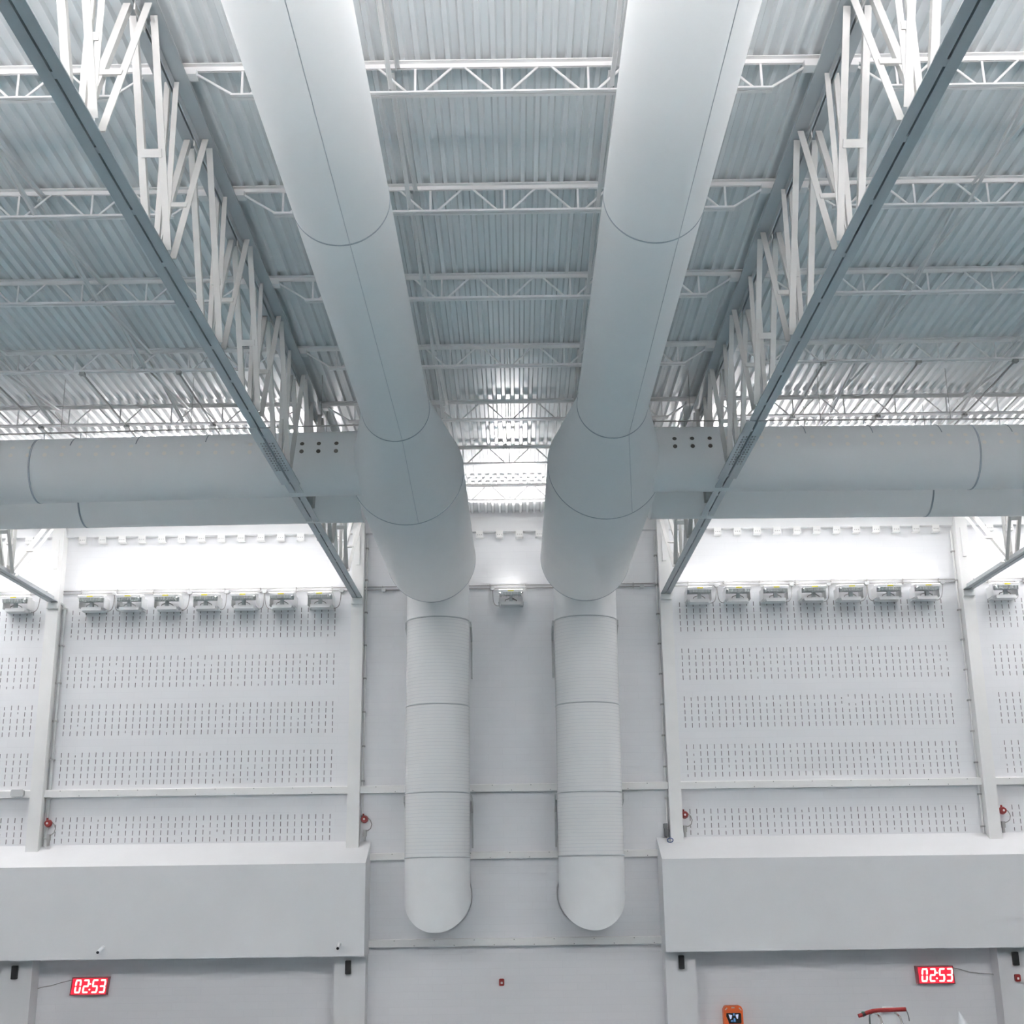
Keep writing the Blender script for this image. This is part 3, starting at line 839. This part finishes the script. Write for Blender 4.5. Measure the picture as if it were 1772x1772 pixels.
clock(-6.620, -1.580, .565, .262, .10, 'red LED clock reading 02:53 under the left bulkhead',
      [(-.29,-.01,.09),(-.45,.02,.055),(-.62,.03,.01),(-.76,.03,-.012),(-.815,.02,-.03)], .018)
clock(6.405, -1.582, .575, .262, -.04, 'red LED clock reading 02:53 under the right bulkhead',
      [(.29,-.01,.10),(.42,.02,.07),(.55,.03,.03),(.70,.03,.012),(.90,.0,0.0),(.915,-.01,-.03)], .03)

# ------------------------------------------------------------------ red call points
for x, y, z, lb in ((-.272, YW, -1.608, 'small red call point on the wall below the riser ducts'), (7.568, 20.68, -1.619, 'small red call point on the rightmost pilaster')):
    o = empty('call_point', (x, y, ZC+z)); tag(o, lb, 'call point', 'red call points')
    MB().cbox(-.040,.040,-.05,.004,-.052,.052,.012).build('box', MT['red'], o)
    MB().cbox(-.015,.017,-.052,-.05,-.024,.008,.005).build('press_pane', MT['white'], o)

# ------------------------------------------------------------------ orange wall unit
o = empty('orange_wall_unit', (3.257, YW, ZC-2.28)); tag(o, 'orange box with a dark screen on the wall under the right bulkhead', 'box')
m = MB()
pr = [(-.145,-.30),(.145,-.30),(.150,-.28),(.146,.24),(.125,.283),(.10,.296),(-.10,.296),(-.125,.283),(-.146,.24),(-.150,-.28)]
m.extrude([(a,0,b) for a,b in pr], (0,-.14,0), (0,0,0)); m.build('case', MT['orange'], o)
m = MB()
for pts in ([(-.125,.245),(-.095,.275),(-.085,.265),(-.115,.235)],[(-.025,.280),(.022,.280),(.022,.262),(-.025,.262)],[(.095,.275),(.130,.235),(.118,.228),(.085,.262)]):
    m.extrude([(a,0,b) for a,b in pts], (0,-.143,0), (0,-.14,0))
m.build('highlight_slot', MT['midgrey'], o)  # grey slots paint in the highlights along the top of the case
m = MB().extrude([(-.105,0,.195),(.105,0,.195),(.115,0,.18),(.117,0,.06),(.105,0,.045),(-.075,0,.045),(-.085,0,.09),(-.112,0,.15)], (0,-.147,0), (0,-.14,0)); sc_ = m.build('screen', MT['black'], o)
m = MB().extrude([(-.075,0,.175),(-.02,0,.165),(-.035,0,.115),(-.055,0,.11)], (0,-.149,0), (0,-.147,0)).extrude([(.03,0,.17),(.075,0,.175),(.065,0,.112),(.045,0,.118)], (0,-.149,0), (0,-.147,0))
m.build('picture_light', MT['screen_lilac'], sc_)
m = MB().extrude([(-.008,0,.19),(.018,0,.19),(.016,0,.155),(-.004,0,.155)], (0,-.149,0), (0,-.147,0)).extrude([(.0,0,.12),(.022,0,.12),(.03,0,.07),(-.008,0,.07)], (0,-.149,0), (0,-.147,0)).extrude([(-.035,0,.095),(-.018,0,.095),(-.018,0,.07),(-.048,0,.07)], (0,-.149,0), (0,-.147,0))
m.build('picture_blue', MT['screen_blue'], sc_)

# ------------------------------------------------------------------ lifeguard chair and rescue tube
CY = 18.0
root = empty('lifeguard_chair', (4.83, CY, 0)); tag(root, 'tall white lifeguard chair with steel hoops under the right clock', 'chair')
def arc_rail(x, parent, nm):
    # hooped steel rail: up the back, over and down towards the front
    zt = ZC-1.825
    pts = [(x-.035, .16, 0.0), (x-.035, .16, zt-.10), (x-.030, .15, zt-.03), (x, .10, zt), (x+.03, .03, zt-.01), (x+.055, -.04, zt-.05), (x+.065, -.08, zt-.12), (x+.075,-.14, zt-.4), (x+.095, -.50, 0.0)]
    MB().tube(pts, .014, 12).build(nm, MT['chrome'], parent)
arc_rail(-.16, root, 'hoop_rail'); arc_rail(.10, root, 'hoop_rail')
zt = ZC-1.80
MB().extrude([(-.13,0,zt-.62),(.16,0,zt-.62),(.13,0,zt-.06),(.10,0,zt+.045),(-.03,0,zt+.045),(-.09,0,zt-.06)], (0,.055,0), (0,.09,0)).build('backrest', MT['white'], root)
MB().box(-.17,.19,-.34,.08,zt-.66,zt-.62).build('seat', MT['white'], root)
for k in range(3):
    MB().tube([(-.10,-.47+.085*k*1.35,.25+.32*k),(.20,-.47+.085*k*1.35,.25+.32*k)], .014, 10).build('step', MT['chrome'], root)
rt = empty('rescue_tube', (4.76, CY, ZC-1.80)); tag(rt, 'red rescue tube lying across the top of the lifeguard chair', 'rescue tube')
pts = [(-.315,-.02,-.055),(-.26,-.02,-.040),(-.20,-.02,-.018),(-.12,-.02,.005),(-.02,-.02,.012),(.10,-.02,.014),(.22,-.02,.018),(.315,-.02,.020)]
MB().tube(pts, [.024,.026,.027,.027,.027,.027,.027,.027], 16).build('foam', MT['red_tube'], rt)
MB().tube([(-.262,-.02,-.041),(-.225,-.02,-.027)], .030, 16).build('strap_band', MT['black'], rt)
MB().box(-.265,-.23,-.035,-.005,-.012,.0).build('clip', MT['green'], rt)
MB().tube([(.318,-.02,.01),(.335,-.02,-.03),(.345,-.02,-.08),(.347,-.02,-.125)], .007, 8).build('tow_line', MT['darkgrey'], rt)

# ------------------------------------------------------------------ pointed white cover right of the chair
m = MB(); rr = []
for z, r, dx in ((-1.868,.004,0),(-1.90,.016,.008),(-1.96,.038,.025),(-2.03,.062,.045),(-2.20,.10,.08),(-2.8,.13,.10),(-3.7,.15,.10)):
    rr.append([(5.935+dx+r*cos(2*pi*k/20), 18.5+r*sin(2*pi*k/20), ZC+z) for k in range(20)])
m.rings(rr, 0, True, True, True)
o = m.build('pointed_cover', MT['sheet']); tag(o, 'white pointed tip rising into view below and right of the right clock', 'cover')
